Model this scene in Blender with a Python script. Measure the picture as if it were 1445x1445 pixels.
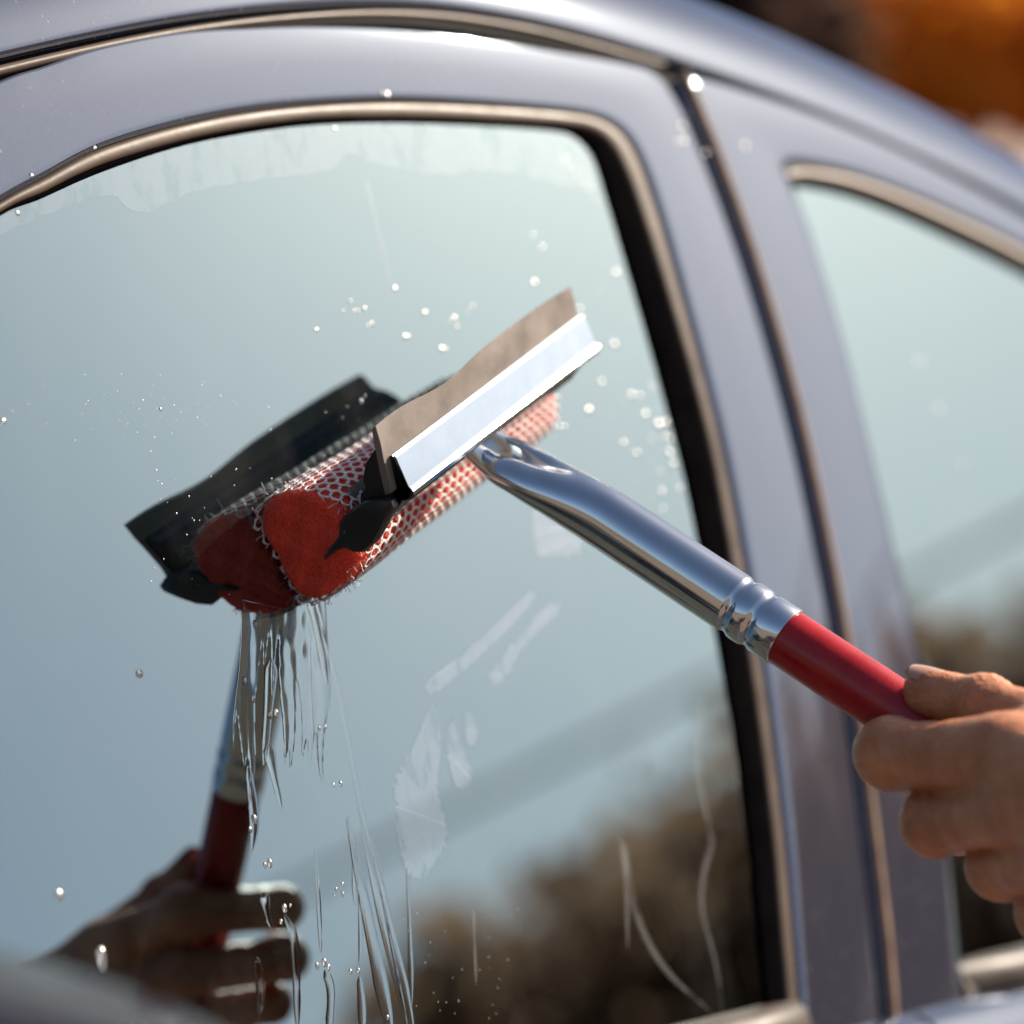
import bpy, bmesh, math, random
import numpy as np
from mathutils import Vector, Matrix

random.seed(7); rng = np.random.default_rng(7)
for o in list(bpy.data.objects): bpy.data.objects.remove(o)
scene = bpy.context.scene
R = math.radians

# ------------------------------------------------------------------ frame of the car side
# s runs rearwards along the car, n outwards from the glass, t up in the leaning glass
TH = R(20)
AX_S = np.array([1., 0, 0]); AX_N = np.array([0, -math.cos(TH), math.sin(TH)]); AX_T = np.array([0, math.sin(TH), math.cos(TH)])
ORG = np.array([0, 0, 1.15])
BW = np.array([AX_S, AX_N, AX_T]).T
def W(p): return ORG + BW @ np.asarray(p, float)
def Wd(p): return BW @ np.asarray(p, float)
FPX = 3397.; CPX = 722.5
MC = np.array([[0.6593, 0.0188, 0.7516], [0.7309, -0.2505, -0.6349], [-0.1763, -0.9679, 0.1789]])
CAM = np.array([-0.68662, 0.58, -0.16342])          # camera place in s, n, t
def ray(x, y): return MC @ np.array([(x-CPX)/FPX, (y-CPX)/FPX, 1.])
def G(x, y, n=0.):                                    # photo point -> car-side point at height n over the glass
    d = ray(x, y); return CAM + d*((n-CAM[1])/d[1])
def K(x, y, z): return CAM + ray(x, y)*z              # photo point at a depth

# ------------------------------------------------------------------ camera
cd = bpy.data.cameras.new('camera'); cam = bpy.data.objects.new('camera', cd); scene.collection.objects.link(cam)
xr = Vector(Wd(MC[:, 0])); yu = Vector(-Wd(MC[:, 1])); zb = Vector(-Wd(MC[:, 2]))
m = Matrix((xr, yu, zb)).transposed().to_4x4(); m.translation = Vector(W(CAM)); cam.matrix_world = m
cd.sensor_width = 36; cd.lens = 36*FPX/1445; cd.clip_start = .01; cd.clip_end = 3000
cd.dof.use_dof = True; cd.dof.focus_distance = .79; cd.dof.aperture_fstop = 4.6
scene.camera = cam
scene.render.resolution_x = 1024; scene.render.resolution_y = 1024

# ------------------------------------------------------------------ sky, sun, exposure
SUN_C = np.array([.725, -.605, .320])                 # towards the sun, camera axes
sd = Vector(Wd(MC @ SUN_C)).normalized()
EL = math.asin(sd.z); AZ = math.atan2(sd.x, sd.y)
w = bpy.data.worlds.new('World'); scene.world = w; w.use_nodes = True
nt = w.node_tree; bg = nt.nodes['Background']
sky = nt.nodes.new('ShaderNodeTexSky'); sky.sky_type = 'NISHITA'; sky.sun_disc = False
sky.sun_elevation = EL; sky.sun_rotation = AZ; sky.air_density = 1.0; sky.dust_density = 2.8; sky.ozone_density = 1.0
nt.links.new(sky.outputs[0], bg.inputs[0]); bg.inputs[1].default_value = .064
sl = bpy.data.lights.new('sun', 'SUN'); sl.energy = 5.0; sl.angle = R(.53); sl.color = (1, .87, .72)
so = bpy.data.objects.new('sun', sl); scene.collection.objects.link(so)
so.rotation_euler = sd.to_track_quat('Z', 'Y').to_euler(); so.location = (0, 0, 20)
vs = scene.view_settings; vs.view_transform = 'Standard'; vs.look = 'None'; vs.exposure = 0.88; vs.gamma = 1; vs.use_curve_mapping = False
scene.cycles.max_bounces = 8; scene.cycles.transparent_max_bounces = 16; scene.cycles.transmission_bounces = 8; scene.cycles.glossy_bounces = 5; scene.cycles.diffuse_bounces = 3
scene.cycles.caustics_reflective = False; scene.cycles.caustics_refractive = False

# ------------------------------------------------------------------ materials
def mat(name):
    m = bpy.data.materials.new(name); m.use_nodes = True
    return m, m.node_tree, m.node_tree.nodes['Principled BSDF']
def noise(nt, scale, detail=4, rough=.55, coord='Object', sx=None):
    tc = nt.nodes.new('ShaderNodeTexCoord'); n = nt.nodes.new('ShaderNodeTexNoise')
    n.inputs['Scale'].default_value = scale; n.inputs['Detail'].default_value = detail; n.inputs['Roughness'].default_value = rough
    if sx:
        mp = nt.nodes.new('ShaderNodeMapping'); mp.inputs['Scale'].default_value = sx
        nt.links.new(tc.outputs[coord], mp.inputs[0]); nt.links.new(mp.outputs[0], n.inputs['Vector'])
    else: nt.links.new(tc.outputs[coord], n.inputs['Vector'])
    return n
def ramp(nt, src, stops):
    r = nt.nodes.new('ShaderNodeValToRGB'); e = r.color_ramp.elements
    while len(e) < len(stops): e.new(.5)
    for q, (p, c) in zip(e, stops): q.position = p; q.color = (*c, 1) if len(c) == 3 else c
    nt.links.new(src, r.inputs[0]); return r
def bump(nt, bsdf, src, strength, dist=.001):
    b = nt.nodes.new('ShaderNodeBump'); b.inputs['Strength'].default_value = strength; b.inputs['Distance'].default_value = dist
    nt.links.new(src, b.inputs['Height']); nt.links.new(b.outputs[0], bsdf.inputs['Normal']); return b
def basic(name, c0, c1, scale=40, rough=.5, metal=0, r1=None, bstr=0, bscale=300, bdist=.0005, sx=None, **kw):
    m, nt, b = mat(name)
    n = noise(nt, scale, sx=sx); r = ramp(nt, n.outputs[0], [(.3, c0), (.7, c1)]); nt.links.new(r.outputs[0], b.inputs['Base Color'])
    b.inputs['Metallic'].default_value = metal; b.inputs['Roughness'].default_value = rough
    if r1 is not None:
        rr = ramp(nt, n.outputs[0], [(.3, (rough,)*3), (.7, (r1,)*3)]); nt.links.new(rr.outputs[0], b.inputs['Roughness'])
    if bstr:
        n2 = noise(nt, bscale, 5); bump(nt, b, n2.outputs[0], bstr, bdist)
    for k, v in kw.items(): b.inputs[k.replace('_', ' ')].default_value = v
    return m
MAT = {}
def paint():
    m, nt, b = mat('car_paint')
    fl = noise(nt, 900, 2); r = ramp(nt, fl.outputs[0], [(.3, (.034, .034, .050)), (.7, (.050, .050, .070))])
    # dust specks and short wiped scratches
    v = nt.nodes.new('ShaderNodeTexVoronoi'); v.inputs['Scale'].default_value = 260
    tc = nt.nodes.new('ShaderNodeTexCoord'); mp = nt.nodes.new('ShaderNodeMapping'); mp.inputs['Scale'].default_value = (1.6, .6, .6)
    nt.links.new(tc.outputs['Object'], mp.inputs[0]); nt.links.new(mp.outputs[0], v.inputs['Vector'])
    sp = ramp(nt, v.outputs['Distance'], [(.05, (1, 1, 1)), (.11, (0, 0, 0))])
    n2 = noise(nt, 22, 5); msk = ramp(nt, n2.outputs[0], [(.42, (0, 0, 0)), (.62, (.9, .9, .9))])
    mul = nt.nodes.new('ShaderNodeMath'); mul.operation = 'MULTIPLY'; nt.links.new(sp.outputs[0], mul.inputs[0]); nt.links.new(msk.outputs[0], mul.inputs[1])
    mx = nt.nodes.new('ShaderNodeMix'); mx.data_type = 'RGBA'; mx.inputs['B'].default_value = (.55, .5, .48, 1)
    nt.links.new(mul.outputs[0], mx.inputs['Factor']); nt.links.new(r.outputs[0], mx.inputs['A']); nt.links.new(mx.outputs['Result'], b.inputs['Base Color'])
    b.inputs['Metallic'].default_value = 0; b.inputs['Roughness'].default_value = .7; b.inputs['Specular IOR Level'].default_value = 0
    out = nt.nodes['Material Output']; g = nt.nodes.new('ShaderNodeBsdfGlossy'); g.inputs['Roughness'].default_value = .05; g.inputs['Color'].default_value = (.66, .78, .95, 1)
    fr = nt.nodes.new('ShaderNodeFresnel'); fr.inputs['IOR'].default_value = 2.7
    mf = nt.nodes.new('ShaderNodeMath'); mf.operation = 'MULTIPLY_ADD'; mf.inputs[1].default_value = -.3
    nt.links.new(mul.outputs[0], mf.inputs[0]); nt.links.new(fr.outputs[0], mf.inputs[2])
    ms = nt.nodes.new('ShaderNodeMixShader'); nt.links.new(mf.outputs[0], ms.inputs[0]); nt.links.new(b.outputs[0], ms.inputs[1]); nt.links.new(g.outputs[0], ms.inputs[2]); nt.links.new(ms.outputs[0], out.inputs[0])
    n3 = noise(nt, 7, 3); bp = bump(nt, b, n3.outputs[0], .05, .002); nt.links.new(bp.outputs[0], g.inputs['Normal'])
    return m
MAT['paint'] = paint()
def glassmat():
    m, nt, b = mat('window_glass'); nt.nodes.remove(b); out = nt.nodes['Material Output']
    g = nt.nodes.new('ShaderNodeBsdfGlossy'); g.inputs['Roughness'].default_value = 0.0; g.inputs['Color'].default_value = (.71, .93, 1, 1)
    t = nt.nodes.new('ShaderNodeBsdfTransparent'); t.inputs['Color'].default_value = (.10, .12, .12, 1)
    fr = nt.nodes.new('ShaderNodeFresnel'); fr.inputs['IOR'].default_value = 4.1
    mx = nt.nodes.new('ShaderNodeMixShader'); nt.links.new(fr.outputs[0], mx.inputs[0]); nt.links.new(t.outputs[0], mx.inputs[1]); nt.links.new(g.outputs[0], mx.inputs[2])
    # faint dust film
    d = nt.nodes.new('ShaderNodeBsdfDiffuse'); d.inputs['Color'].default_value = (.6, .58, .55, 1)
    n1 = noise(nt, 9, 6, .65, sx=(1, .5, .5)); r = ramp(nt, n1.outputs[0], [(.45, (.0, .0, .0)), (.8, (.05, .05, .05))])
    mx2 = nt.nodes.new('ShaderNodeMixShader'); nt.links.new(r.outputs[0], mx2.inputs[0]); nt.links.new(mx.outputs[0], mx2.inputs[1]); nt.links.new(d.outputs[0], mx2.inputs[2])
    nt.links.new(mx2.outputs[0], out.inputs[0])
    n2 = noise(nt, 3, 2); bp = nt.nodes.new('ShaderNodeBump'); bp.inputs['Strength'].default_value = .02; bp.inputs['Distance'].default_value = .004
    nt.links.new(n2.outputs[0], bp.inputs['Height']); nt.links.new(bp.outputs[0], g.inputs['Normal'])
    return m
MAT['glass'] = glassmat()
def watermat(name, gl=.35, rough=.06):
    m, nt, b = mat(name); out = nt.nodes['Material Output']
    b.inputs['Base Color'].default_value = (1, 1, 1, 1); b.inputs['Transmission Weight'].default_value = 1; b.inputs['IOR'].default_value = 1.33; b.inputs['Roughness'].default_value = .0
    g = nt.nodes.new('ShaderNodeBsdfGlossy'); g.inputs['Roughness'].default_value = rough; g.inputs['Color'].default_value = (1, .98, .95, 1)
    mx = nt.nodes.new('ShaderNodeMixShader'); mx.inputs[0].default_value = gl
    nt.links.new(b.outputs[0], mx.inputs[1]); nt.links.new(g.outputs[0], mx.inputs[2]); nt.links.new(mx.outputs[0], out.inputs[0]); return m
MAT['drop'] = watermat('water_drop', .26, .32)
MAT['stream'] = watermat('water_stream', .0, .3)
def filmmat(name, col, fac, rough, diff=0.):
    m, nt, b = mat(name); nt.nodes.remove(b); out = nt.nodes['Material Output']
    g = nt.nodes.new('ShaderNodeBsdfGlossy'); g.inputs['Roughness'].default_value = rough; g.inputs['Color'].default_value = (*col, 1)
    d = nt.nodes.new('ShaderNodeBsdfDiffuse'); d.inputs['Color'].default_value = (.8, .8, .78, 1)
    m1 = nt.nodes.new('ShaderNodeMixShader'); m1.inputs[0].default_value = diff; nt.links.new(g.outputs[0], m1.inputs[1]); nt.links.new(d.outputs[0], m1.inputs[2])
    t = nt.nodes.new('ShaderNodeBsdfTransparent'); mx = nt.nodes.new('ShaderNodeMixShader')
    n = noise(nt, 110, 7, .65, sx=(1, .35, .35)); r = ramp(nt, n.outputs[0], [(.38, (fac*.1,)*3), (.47, (fac*.8,)*3), (.7, (fac,)*3)])
    nt.links.new(r.outputs[0], mx.inputs[0]); nt.links.new(t.outputs[0], mx.inputs[1]); nt.links.new(m1.outputs[0], mx.inputs[2]); nt.links.new(mx.outputs[0], out.inputs[0]); return m
MAT['film'] = filmmat('soap_film', (.95, .97, 1.), .17, .0)
MAT['thin_film'] = filmmat('thin_film', (.9, .95, 1.), .09, .0)
MAT['smear'] = filmmat('dried_smear', (1, 1, 1), .065, .25, .6)
MAT['chrome'] = basic('chrome', (.66, .69, .73), (.74, .76, .79), 60, .09, 1, .15)
MAT['steel'] = basic('brushed_steel', (.40, .48, .56), (.45, .53, .61), 90, .09, 1, .12)
MAT['trim'] = basic('satin_trim', (.070, .048, .034), (.10, .07, .05), 60, .4, 0, .5, .1, 90, .002, Specular_IOR_Level=.35)  # black trim; brown of the mirrored ground is put into its colour
MAT['black'] = basic('black_rubber', (.002, .002, .0025), (.004, .0035, .004), 80, .8, 0, .9, .1, 400, .0004, Specular_IOR_Level=.0)
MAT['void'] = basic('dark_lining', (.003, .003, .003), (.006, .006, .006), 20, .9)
MAT['plastic'] = basic('black_plastic', (.008, .007, .009), (.016, .015, .018), 50, .35, 0, .45, .05, 500, .0003)
MAT['rubber'] = basic('worn_rubber', (.16, .135, .12), (.27, .235, .21), 55, .42, 0, .62, .25, 260, .0006)
MAT['grip'] = basic('red_grip', (.33, .006, .012), (.46, .014, .018), 70, .2, 0, .3, .12, 700, .0004, Specular_IOR_Level=.5)
MAT['net'] = basic('white_net', (.70, .62, .62), (.85, .80, .78), 400, .6, 0, Transmission_Weight=0.0)
def spongemat():
    m, nt, b = mat('red_sponge')
    n = noise(nt, 700, 4); r = ramp(nt, n.outputs[0], [(.3, (.80, .045, .025)), (.7, (.95, .115, .06))]); nt.links.new(r.outputs[0], b.inputs['Base Color'])
    b.inputs['Roughness'].default_value = .8; b.inputs['Subsurface Weight'].default_value = .6; b.inputs['Subsurface Radius'].default_value = (1, .16, .05); b.inputs['Subsurface Scale'].default_value = .006
    v = nt.nodes.new('ShaderNodeTexVoronoi'); v.inputs['Scale'].default_value = 1300; tc = nt.nodes.new('ShaderNodeTexCoord'); nt.links.new(tc.outputs['Object'], v.inputs['Vector'])
    bump(nt, b, v.outputs['Distance'], .7, .0007); return m
MAT['sponge'] = spongemat()
def skinmat():
    m, nt, b = mat('skin')
    n = noise(nt, 60, 7, .68); r = ramp(nt, n.outputs[0], [(.32, (.42, .145, .060)), (.5, (.57, .225, .102)), (.68, (.68, .31, .16))]); nt.links.new(r.outputs[0], b.inputs['Base Color'])
    b.inputs['Roughness'].default_value = .48; b.inputs['Subsurface Weight'].default_value = .35; b.inputs['Subsurface Radius'].default_value = (1, .35, .2); b.inputs['Subsurface Scale'].default_value = .004
    v = nt.nodes.new('ShaderNodeTexVoronoi'); v.inputs['Scale'].default_value = 900; tc = nt.nodes.new('ShaderNodeTexCoord'); nt.links.new(tc.outputs['Object'], v.inputs['Vector'])
    n2 = noise(nt, 240, 6, .7); ad = nt.nodes.new('ShaderNodeMath'); ad.operation = 'ADD'; nt.links.new(v.outputs['Distance'], ad.inputs[0]); nt.links.new(n2.outputs[0], ad.inputs[1])
    bump(nt, b, ad.outputs[0], .5, .0007)
    n4 = noise(nt, 130, 6, .7); rr = ramp(nt, n4.outputs[0], [(.35, (.36,)*3), (.7, (.56,)*3)]); nt.links.new(rr.outputs[0], b.inputs['Roughness'])
    return m
MAT['skin'] = skinmat()
MAT['nail'] = basic('nail', (.50, .26, .18), (.57, .32, .23), 60, .25, 0, .3)
MAT['cloth'] = basic('dark_cloth', (.02, .025, .04), (.035, .04, .06), 200, .9, 0, None, .4, 900, .001)
MAT['ground'] = basic('ground', (.09, .065, .046), (.16, .12, .088), 3, .9, 0, None, .5, 30, .02)
MAT['bark'] = basic('bark', (.05, .035, .025), (.10, .075, .055), 12, .9, 0, None, .6, 40, .02)
MAT['wall'] = basic('plaster', (.42, .36, .31), (.5, .44, .38), 4, .9, 0, None, .2, 60, .01)
MAT['tile'] = basic('pale_tile', (.46, .34, .28), (.60, .47, .40), 6, .8, 0, None, .2, 60, .01)
MAT['pane'] = basic('dark_pane', (.02, .025, .03), (.03, .035, .04), 3, .08)
MAT['cable'] = basic('cable', (.02, .02, .02), (.04, .04, .04), 5, .7)
MAT['edge'] = basic('edge_trim', (.26, .17, .115), (.36, .25, .175), 90, .16, 0, .24, Specular_IOR_Level=.4)
MAT['belt'] = basic('belt_moulding', (.045, .034, .027), (.075, .058, .046), 60, .4, 0, .55, Specular_IOR_Level=.35)
MAT['cap'] = basic('mirror_cap', (.014, .013, .022), (.020, .019, .030), 200, .15, 0, .2, Specular_IOR_Level=.08)
MAT['wood'] = basic('pole_wood', (.10, .07, .05), (.16, .12, .09), 8, .9)
def leaf(name, c0, c1):
    m, nt, b = mat(name)
    n = noise(nt, 1.3, 4); r = ramp(nt, n.outputs[0], [(.3, c0), (.7, c1)]); nt.links.new(r.outputs[0], b.inputs['Base Color']); b.inputs['Roughness'].default_value = .7
    t = nt.nodes.new('ShaderNodeBsdfTranslucent'); nt.links.new(r.outputs[0], t.inputs[0]); mx = nt.nodes.new('ShaderNodeMixShader'); mx.inputs[0].default_value = .62
    nt.links.new(b.outputs[0], mx.inputs[1]); nt.links.new(t.outputs[0], mx.inputs[2]); nt.links.new(mx.outputs[0], nt.nodes['Material Output'].inputs[0])
    return m
MAT['leaf_brown'] = leaf('brown_leaf', (.32, .19, .12), (.44, .28, .18))
MAT['leaf_orange'] = leaf('orange_leaf', (.70, .20, .02), (.85, .38, .03))
MAT['leaf_green'] = leaf('dull_leaf', (.30, .25, .14), (.42, .36, .22))
MAT['leaf_dark'] = leaf('dark_leaf', (.15, .095, .075), (.22, .145, .12))

# ------------------------------------------------------------------ helpers
col = scene.collection
def tag(o, label=None, cat=None, group=None, kind=None):
    if label: o['label'] = label
    if cat: o['category'] = cat
    if group: o['group'] = group
    if kind: o['kind'] = kind
    return o
def empty(name, loc):
    o = bpy.data.objects.new(name, None); col.objects.link(o); o.location = loc; o.empty_display_size = .05; return o
def mesh(name, verts, faces, material, parent=None, smooth=True):
    """verts in world coordinates; origin moved to their middle"""
    v = np.asarray(verts, float); c = v.mean(0)
    me = bpy.data.meshes.new(name); me.from_pydata((v-c).tolist(), [], [tuple(int(i) for i in f) for f in faces]); me.validate()
    bm = bmesh.new(); bm.from_mesh(me); bmesh.ops.recalc_face_normals(bm, faces=bm.faces); bm.to_mesh(me); bm.free()
    if smooth: me.polygons.foreach_set('use_smooth', [True]*len(me.polygons))
    me.materials.append(MAT[material]); me.update()
    o = bpy.data.objects.new(name, me); col.objects.link(o)
    if parent:
        o.parent = parent; p = parent; off = Vector((0, 0, 0))
        while p: off += Vector(p.location); p = p.parent
        o.location = Vector(c)-off
    else: o.location = c
    return o
def spline(pts, n):
    """Catmull-Rom through pts, n samples spread by arc length"""
    p = np.asarray(pts, float); p = np.vstack([2*p[0]-p[1], p, 2*p[-1]-p[-2]]); out = []
    for i in range(1, len(p)-2):
        for u in np.linspace(0, 1, 24, endpoint=False):
            a, b, c, d = p[i-1:i+3]
            out.append(.5*((2*b)+(c-a)*u+(2*a-5*b+4*c-d)*u*u+(-a+3*b-3*c+d)*u**3))
    out.append(p[-2]); return np.array(out)
def res(curve, n):
    d = np.r_[0, np.cumsum(np.linalg.norm(np.diff(curve, axis=0), axis=1))]; q = np.linspace(0, d[-1], n)
    return np.array([np.interp(q, d, curve[:, k]) for k in range(curve.shape[1])]).T
def paired(A, B, n):
    """two point lists with matching entries -> two curves sampled together"""
    a = spline(A, n); b = spline(B, n); d = np.r_[0, np.cumsum(np.linalg.norm(np.diff(a, axis=0), axis=1))]; q = np.linspace(0, d[-1], n)
    f = lambda c: np.array([np.interp(q, d, c[:, k]) for k in range(c.shape[1])]).T
    return f(a), f(b)
def grid_faces(nu, nv, closed_v=False):
    F = []
    for i in range(nu-1):
        for j in range(nv if closed_v else nv-1):
            k = (j+1) % nv; F.append((i*nv+j, (i+1)*nv+j, (i+1)*nv+k, i*nv+k))
    return F
def loft(name, rows, material, parent=None, closed=False, caps=False, smooth=True):
    rows = [np.asarray(r) for r in rows]; nv = len(rows[0]); V = np.vstack(rows); F = grid_faces(len(rows), nv, closed)
    if caps and closed: F += [tuple(range(nv)), tuple(range((len(rows)-1)*nv, len(rows)*nv))]
    o = mesh(name, V, F, material, parent, smooth)
    if smooth and caps: o.data.set_sharp_from_angle(angle=R(42))
    return o
def tube(name, path, rad, material, parent=None, nv=12, caps=True):
    path = np.asarray(path, float); n = len(path); rad = np.broadcast_to(rad, n)
    tg = np.gradient(path, axis=0); tg /= np.linalg.norm(tg, axis=1)[:, None]
    up = np.array([.13, .37, .92]); rows = []
    for p, t, r in zip(path, tg, rad):
        a = np.cross(t, up); a /= np.linalg.norm(a); b = np.cross(t, a); an = np.linspace(0, 2*np.pi, nv, endpoint=False)
        rows.append(p+r*(np.cos(an)[:, None]*a+np.sin(an)[:, None]*b))
    return loft(name, rows, material, parent, True, caps)
def strip(name, A, B, prof, material, parent, n=140):
    """band between two lists of photo-plane points; prof = (position across 0..1, height over the glass)"""
    prof = [(u, h*.42) for u, h in prof]
    a, b = paired([G(*q, .003) for q in A], [G(*q, .003) for q in B], n)
    rows = []
    for k in range(n):
        rows.append([W(a[k]+(b[k]-a[k])*u+np.array([0, h-.003, 0])) for u, h in prof])
    return loft(name, rows, material, parent)

# ------------------------------------------------------------------ ground
gs = 900.
gnd = mesh('ground', [(-gs, -gs, 0), (gs, -gs, 0), (gs, gs, 0), (-gs, gs, 0)], [(0, 1, 2, 3)], 'ground', None, False); tag(gnd, kind='structure')

# ------------------------------------------------------------------ the car
car = empty('car', (0.2, .6, 0)); tag(car, 'silver grey car whose wet side window is being wiped', 'car')
O = [(-330,520),(-160,385),(0,285),(60,252),(140,210),(250,176),(350,156),(450,146),(560,142),(680,147),(800,157),(852,169),(886,195),(912,245),(940,330),(968,430),(998,540),(1025,650),(1050,780),(1073,910),(1092,1040),(1110,1190),(1122,1330),(1132,1450),(1140,1550)]
Mi= [(-320,545),(-155,408),(0,300),(65,269),(145,231),(255,198),(353,178),(452,166),(560,164),(678,167),(795,174),(838,181),(868,205),(893,255),(922,340),(952,437),(983,545),(1010,655),(1034,785),(1058,914),(1077,1043),(1095,1190),(1107,1330),(1117,1450),(1124,1550)]
Gl= [(-315,555),(-150,418),(0,305),(68,275),(150,239),(258,203),(355,183),(452,171),(560,168),(676,172),(788,180),(822,191),(846,221),(868,290),(893,375),(920,468),(948,570),(975,675),(1000,795),(1024,920),(1046,1048),(1064,1192),(1078,1330),(1090,1450),(1098,1550)]
E1= [(-360,310),(-170,190),(0,112),(60,92),(140,66),(250,45),(350,38),(450,36),(560,41),(680,55),(800,75),(880,89),(925,103),(957,145),(991,222),(1022,303),(1055,400),(1089,515),(1119,630),(1147,760),(1173,895),(1197,1050),(1218,1210),(1235,1360),(1247,1500)]
# panels
strip('front_door_frame', O, E1, [(0, .0005), (.012, .0050), (.03, .0074), (.06, .0083), (.12, .0085), (.5, .0086), (.955, .0085), (.975, .0082), (.988, .0070), (.996, .004), (1, .0), (1.0, -.012)], 'paint', car, 220)
strip('window_trim', Mi, O, [(0, .003), (.06, .0048), (.25, .0058), (.5, .0062), (.75, .0060), (.93, .005), (1.0, .003)], 'trim', car, 220)
strip('window_seal', Gl, Mi, [(0, .0008), (.04, .0030), (.12, .0042), (.5, .0045), (.9, .0045), (1.0, .003)], 'black', car, 220)
# front pane: fan of the glass outline, 4 mm thick
go = res(spline([G(*q) for q in Gl], 160), 160)
go = np.vstack([go, [G(1098,1700)], [[-.33, 0, -.30]]])
cen = go.mean(0); ng = len(go); Vg = [W(p) for p in go]+[W(p-[0, .004, 0]) for p in go]
pane = mesh('window_pane', Vg, [tuple(range(ng)), tuple(range(2*ng-1, ng-1, -1))]+[(i, (i+1) % ng, (i+1) % ng+ng, i+ng) for i in range(ng)], 'glass', car, False)
# rear door
E2= [(1256,1500),(1244,1360),(1227,1210),(1206,1050),(1182,895),(1156,760),(1128,630),(1098,515),(1064,400),(1031,303),(1001,222),(968,145),(956,112),(985,108),(1050,126),(1150,160),(1250,202),(1350,252),(1445,304),(1600,396),(1800,525)]
W2= [(1372,1500),(1356,1360),(1342,1210),(1322,1050),(1294,895),(1261,760),(1230,630),(1202,515),(1172,410),(1145,325),(1128,280),(1114,250),(1108,238),(1112,232),(1140,232),(1205,246),(1275,271),(1350,304),(1445,350),(1600,438),(1800,565)]
strip('rear_door_frame', W2, E2, [(0, .0012), (.01, .0042), (.03, .0068), (.06, .0079), (.12, .0082), (.5, .0085), (.90, .0084), (.95, .0080), (.98, .0066), (.995, .004), (1, .0), (1, -.012)], 'paint', car, 200)
GE = [(956,108),(968,135),(1001,214),(1031,295),(1064,392),(1098,507),(1128,622),(1156,752),(1182,887),(1206,1042),(1227,1202),(1244,1352),(1256,1500)]
tube('door_edge_trim', [W(p+[-0.0016, .0043, 0]) for p in res(spline([G(*q) for q in GE], 90), 110)], .0026, 'edge', car, 10)
T2 = [(1108,240),(1140,236),(1205,248),(1275,273),(1350,306),(1445,352),(1600,440),(1800,567)]
T3 = [(1112,256),(1140,254),(1205,268),(1275,294),(1350,328),(1445,375),(1600,464),(1800,592)]
T4 = [(1116,264),(1140,264),(1205,279),(1275,306),(1350,341),(1445,389),(1600,479),(1800,608)]
strip('rear_window_trim', T3, T2, [(0, .004), (.1, .007), (.35, .0095), (.7, .0088), (1, .005)], 'trim', car, 80)
strip('rear_window_seal', T4, T3, [(0, .001), (.15, .004), (.5, .006), (1, .006)], 'black', car, 80)
rw = [G(*q) for q in [(1110,236),(1145,240),(1205,252),(1275,277),(1350,310),(1445,357),(1600,445),(1800,573)]]
rw = np.array(rw+[np.array([.85, 0, -.30]), G(1380,1640)]+[G(*q) for q in [(1366,1500),(1350,1360),(1336,1210),(1316,1050),(1288,895),(1255,760),(1224,630),(1196,515),(1166,410),(1139,325),(1122,280)]])
rw[:, 1] = .0012; nr = len(rw)
mesh('rear_window_pane', [W(p) for p in rw]+[W(p-[0, .004, 0]) for p in rw], [tuple(range(nr)), tuple(range(2*nr-1, nr-1, -1))]+[(i, (i+1) % nr, (i+1) % nr+nr, i+nr) for i in range(nr)], 'glass', car, False)
# roof: rail line, arc inwards, crown
RL = [(-.62,-.06),(-.42,.055),(-.30,.112),(-.213,.1465),(-.12,.178),(-.023,.2015),(.06,.2105),(.155,.2105),(.27,.203),(.36,.192),(.464,.1755),(.62,.142),(.85,.07),(1.2,-.07)]
rl = res(spline([(a, 0, b) for a, b in RL], 120), 150)
rows = []
for p in rl:
    base = W(p+[0, .001, .0012]); row = [W(p+[0, -.006, .0002]), W(p+[0, -.002, .0004]), base]; q = np.array(base); RR = .075
    ang = R(20); steps = 16
    for k in range(steps):                              # turn from the leaning side to the crown
        ang2 = R(20)+(R(86)-R(20))*((k+1)/steps)**1.15
        q = q+RR*(ang2-ang)*np.array([0, math.sin((ang+ang2)/2), math.cos((ang+ang2)/2)]); ang = ang2; row.append(q.copy())
    zc = q.copy()
    for f in (.15, .3, .45, .6, .75, .9, 1.0): row.append(zc+np.array([0, 1.05*f, .035*math.sin(math.pi*f)]))
    row.append(row[-1]+np.array([0, .07, -.05])); row.append(row[-1]+np.array([0, .03, -.2]))
    rows.append(row)
loft('roof', rows, 'paint', car)
GU = [(a, b) for a, b in RL if -.5 < a < .3]
tube('roof_trim', [W((p[0], .0014, p[2]-.0034)) for p in res(spline([(a, 0, b) for a, b in RL if a < .2], 90), 120)], .0017, 'trim', car, 10)
# dark lining behind the gaps and around the cabin
lin = [(-.7, -.02, -.3), (1.2, -.02, -.3)]
rows = [[W((p[0], -.0035, p[2]+.003)), W((p[0], -.0035, p[2]-.008))] for p in rl]
loft('gap_lining', rows, 'void', car)
ga = res(spline([G(*q) for q in GE], 60), 60)
loft('pillar_lining', [[W(p+[-.03, -.0105, 0]), W(p+[.03, -.0105, 0])] for p in ga], 'void', car)
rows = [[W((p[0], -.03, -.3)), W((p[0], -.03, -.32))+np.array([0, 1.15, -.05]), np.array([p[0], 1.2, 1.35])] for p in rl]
loft('cabin_lining', rows, 'void', car)
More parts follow.
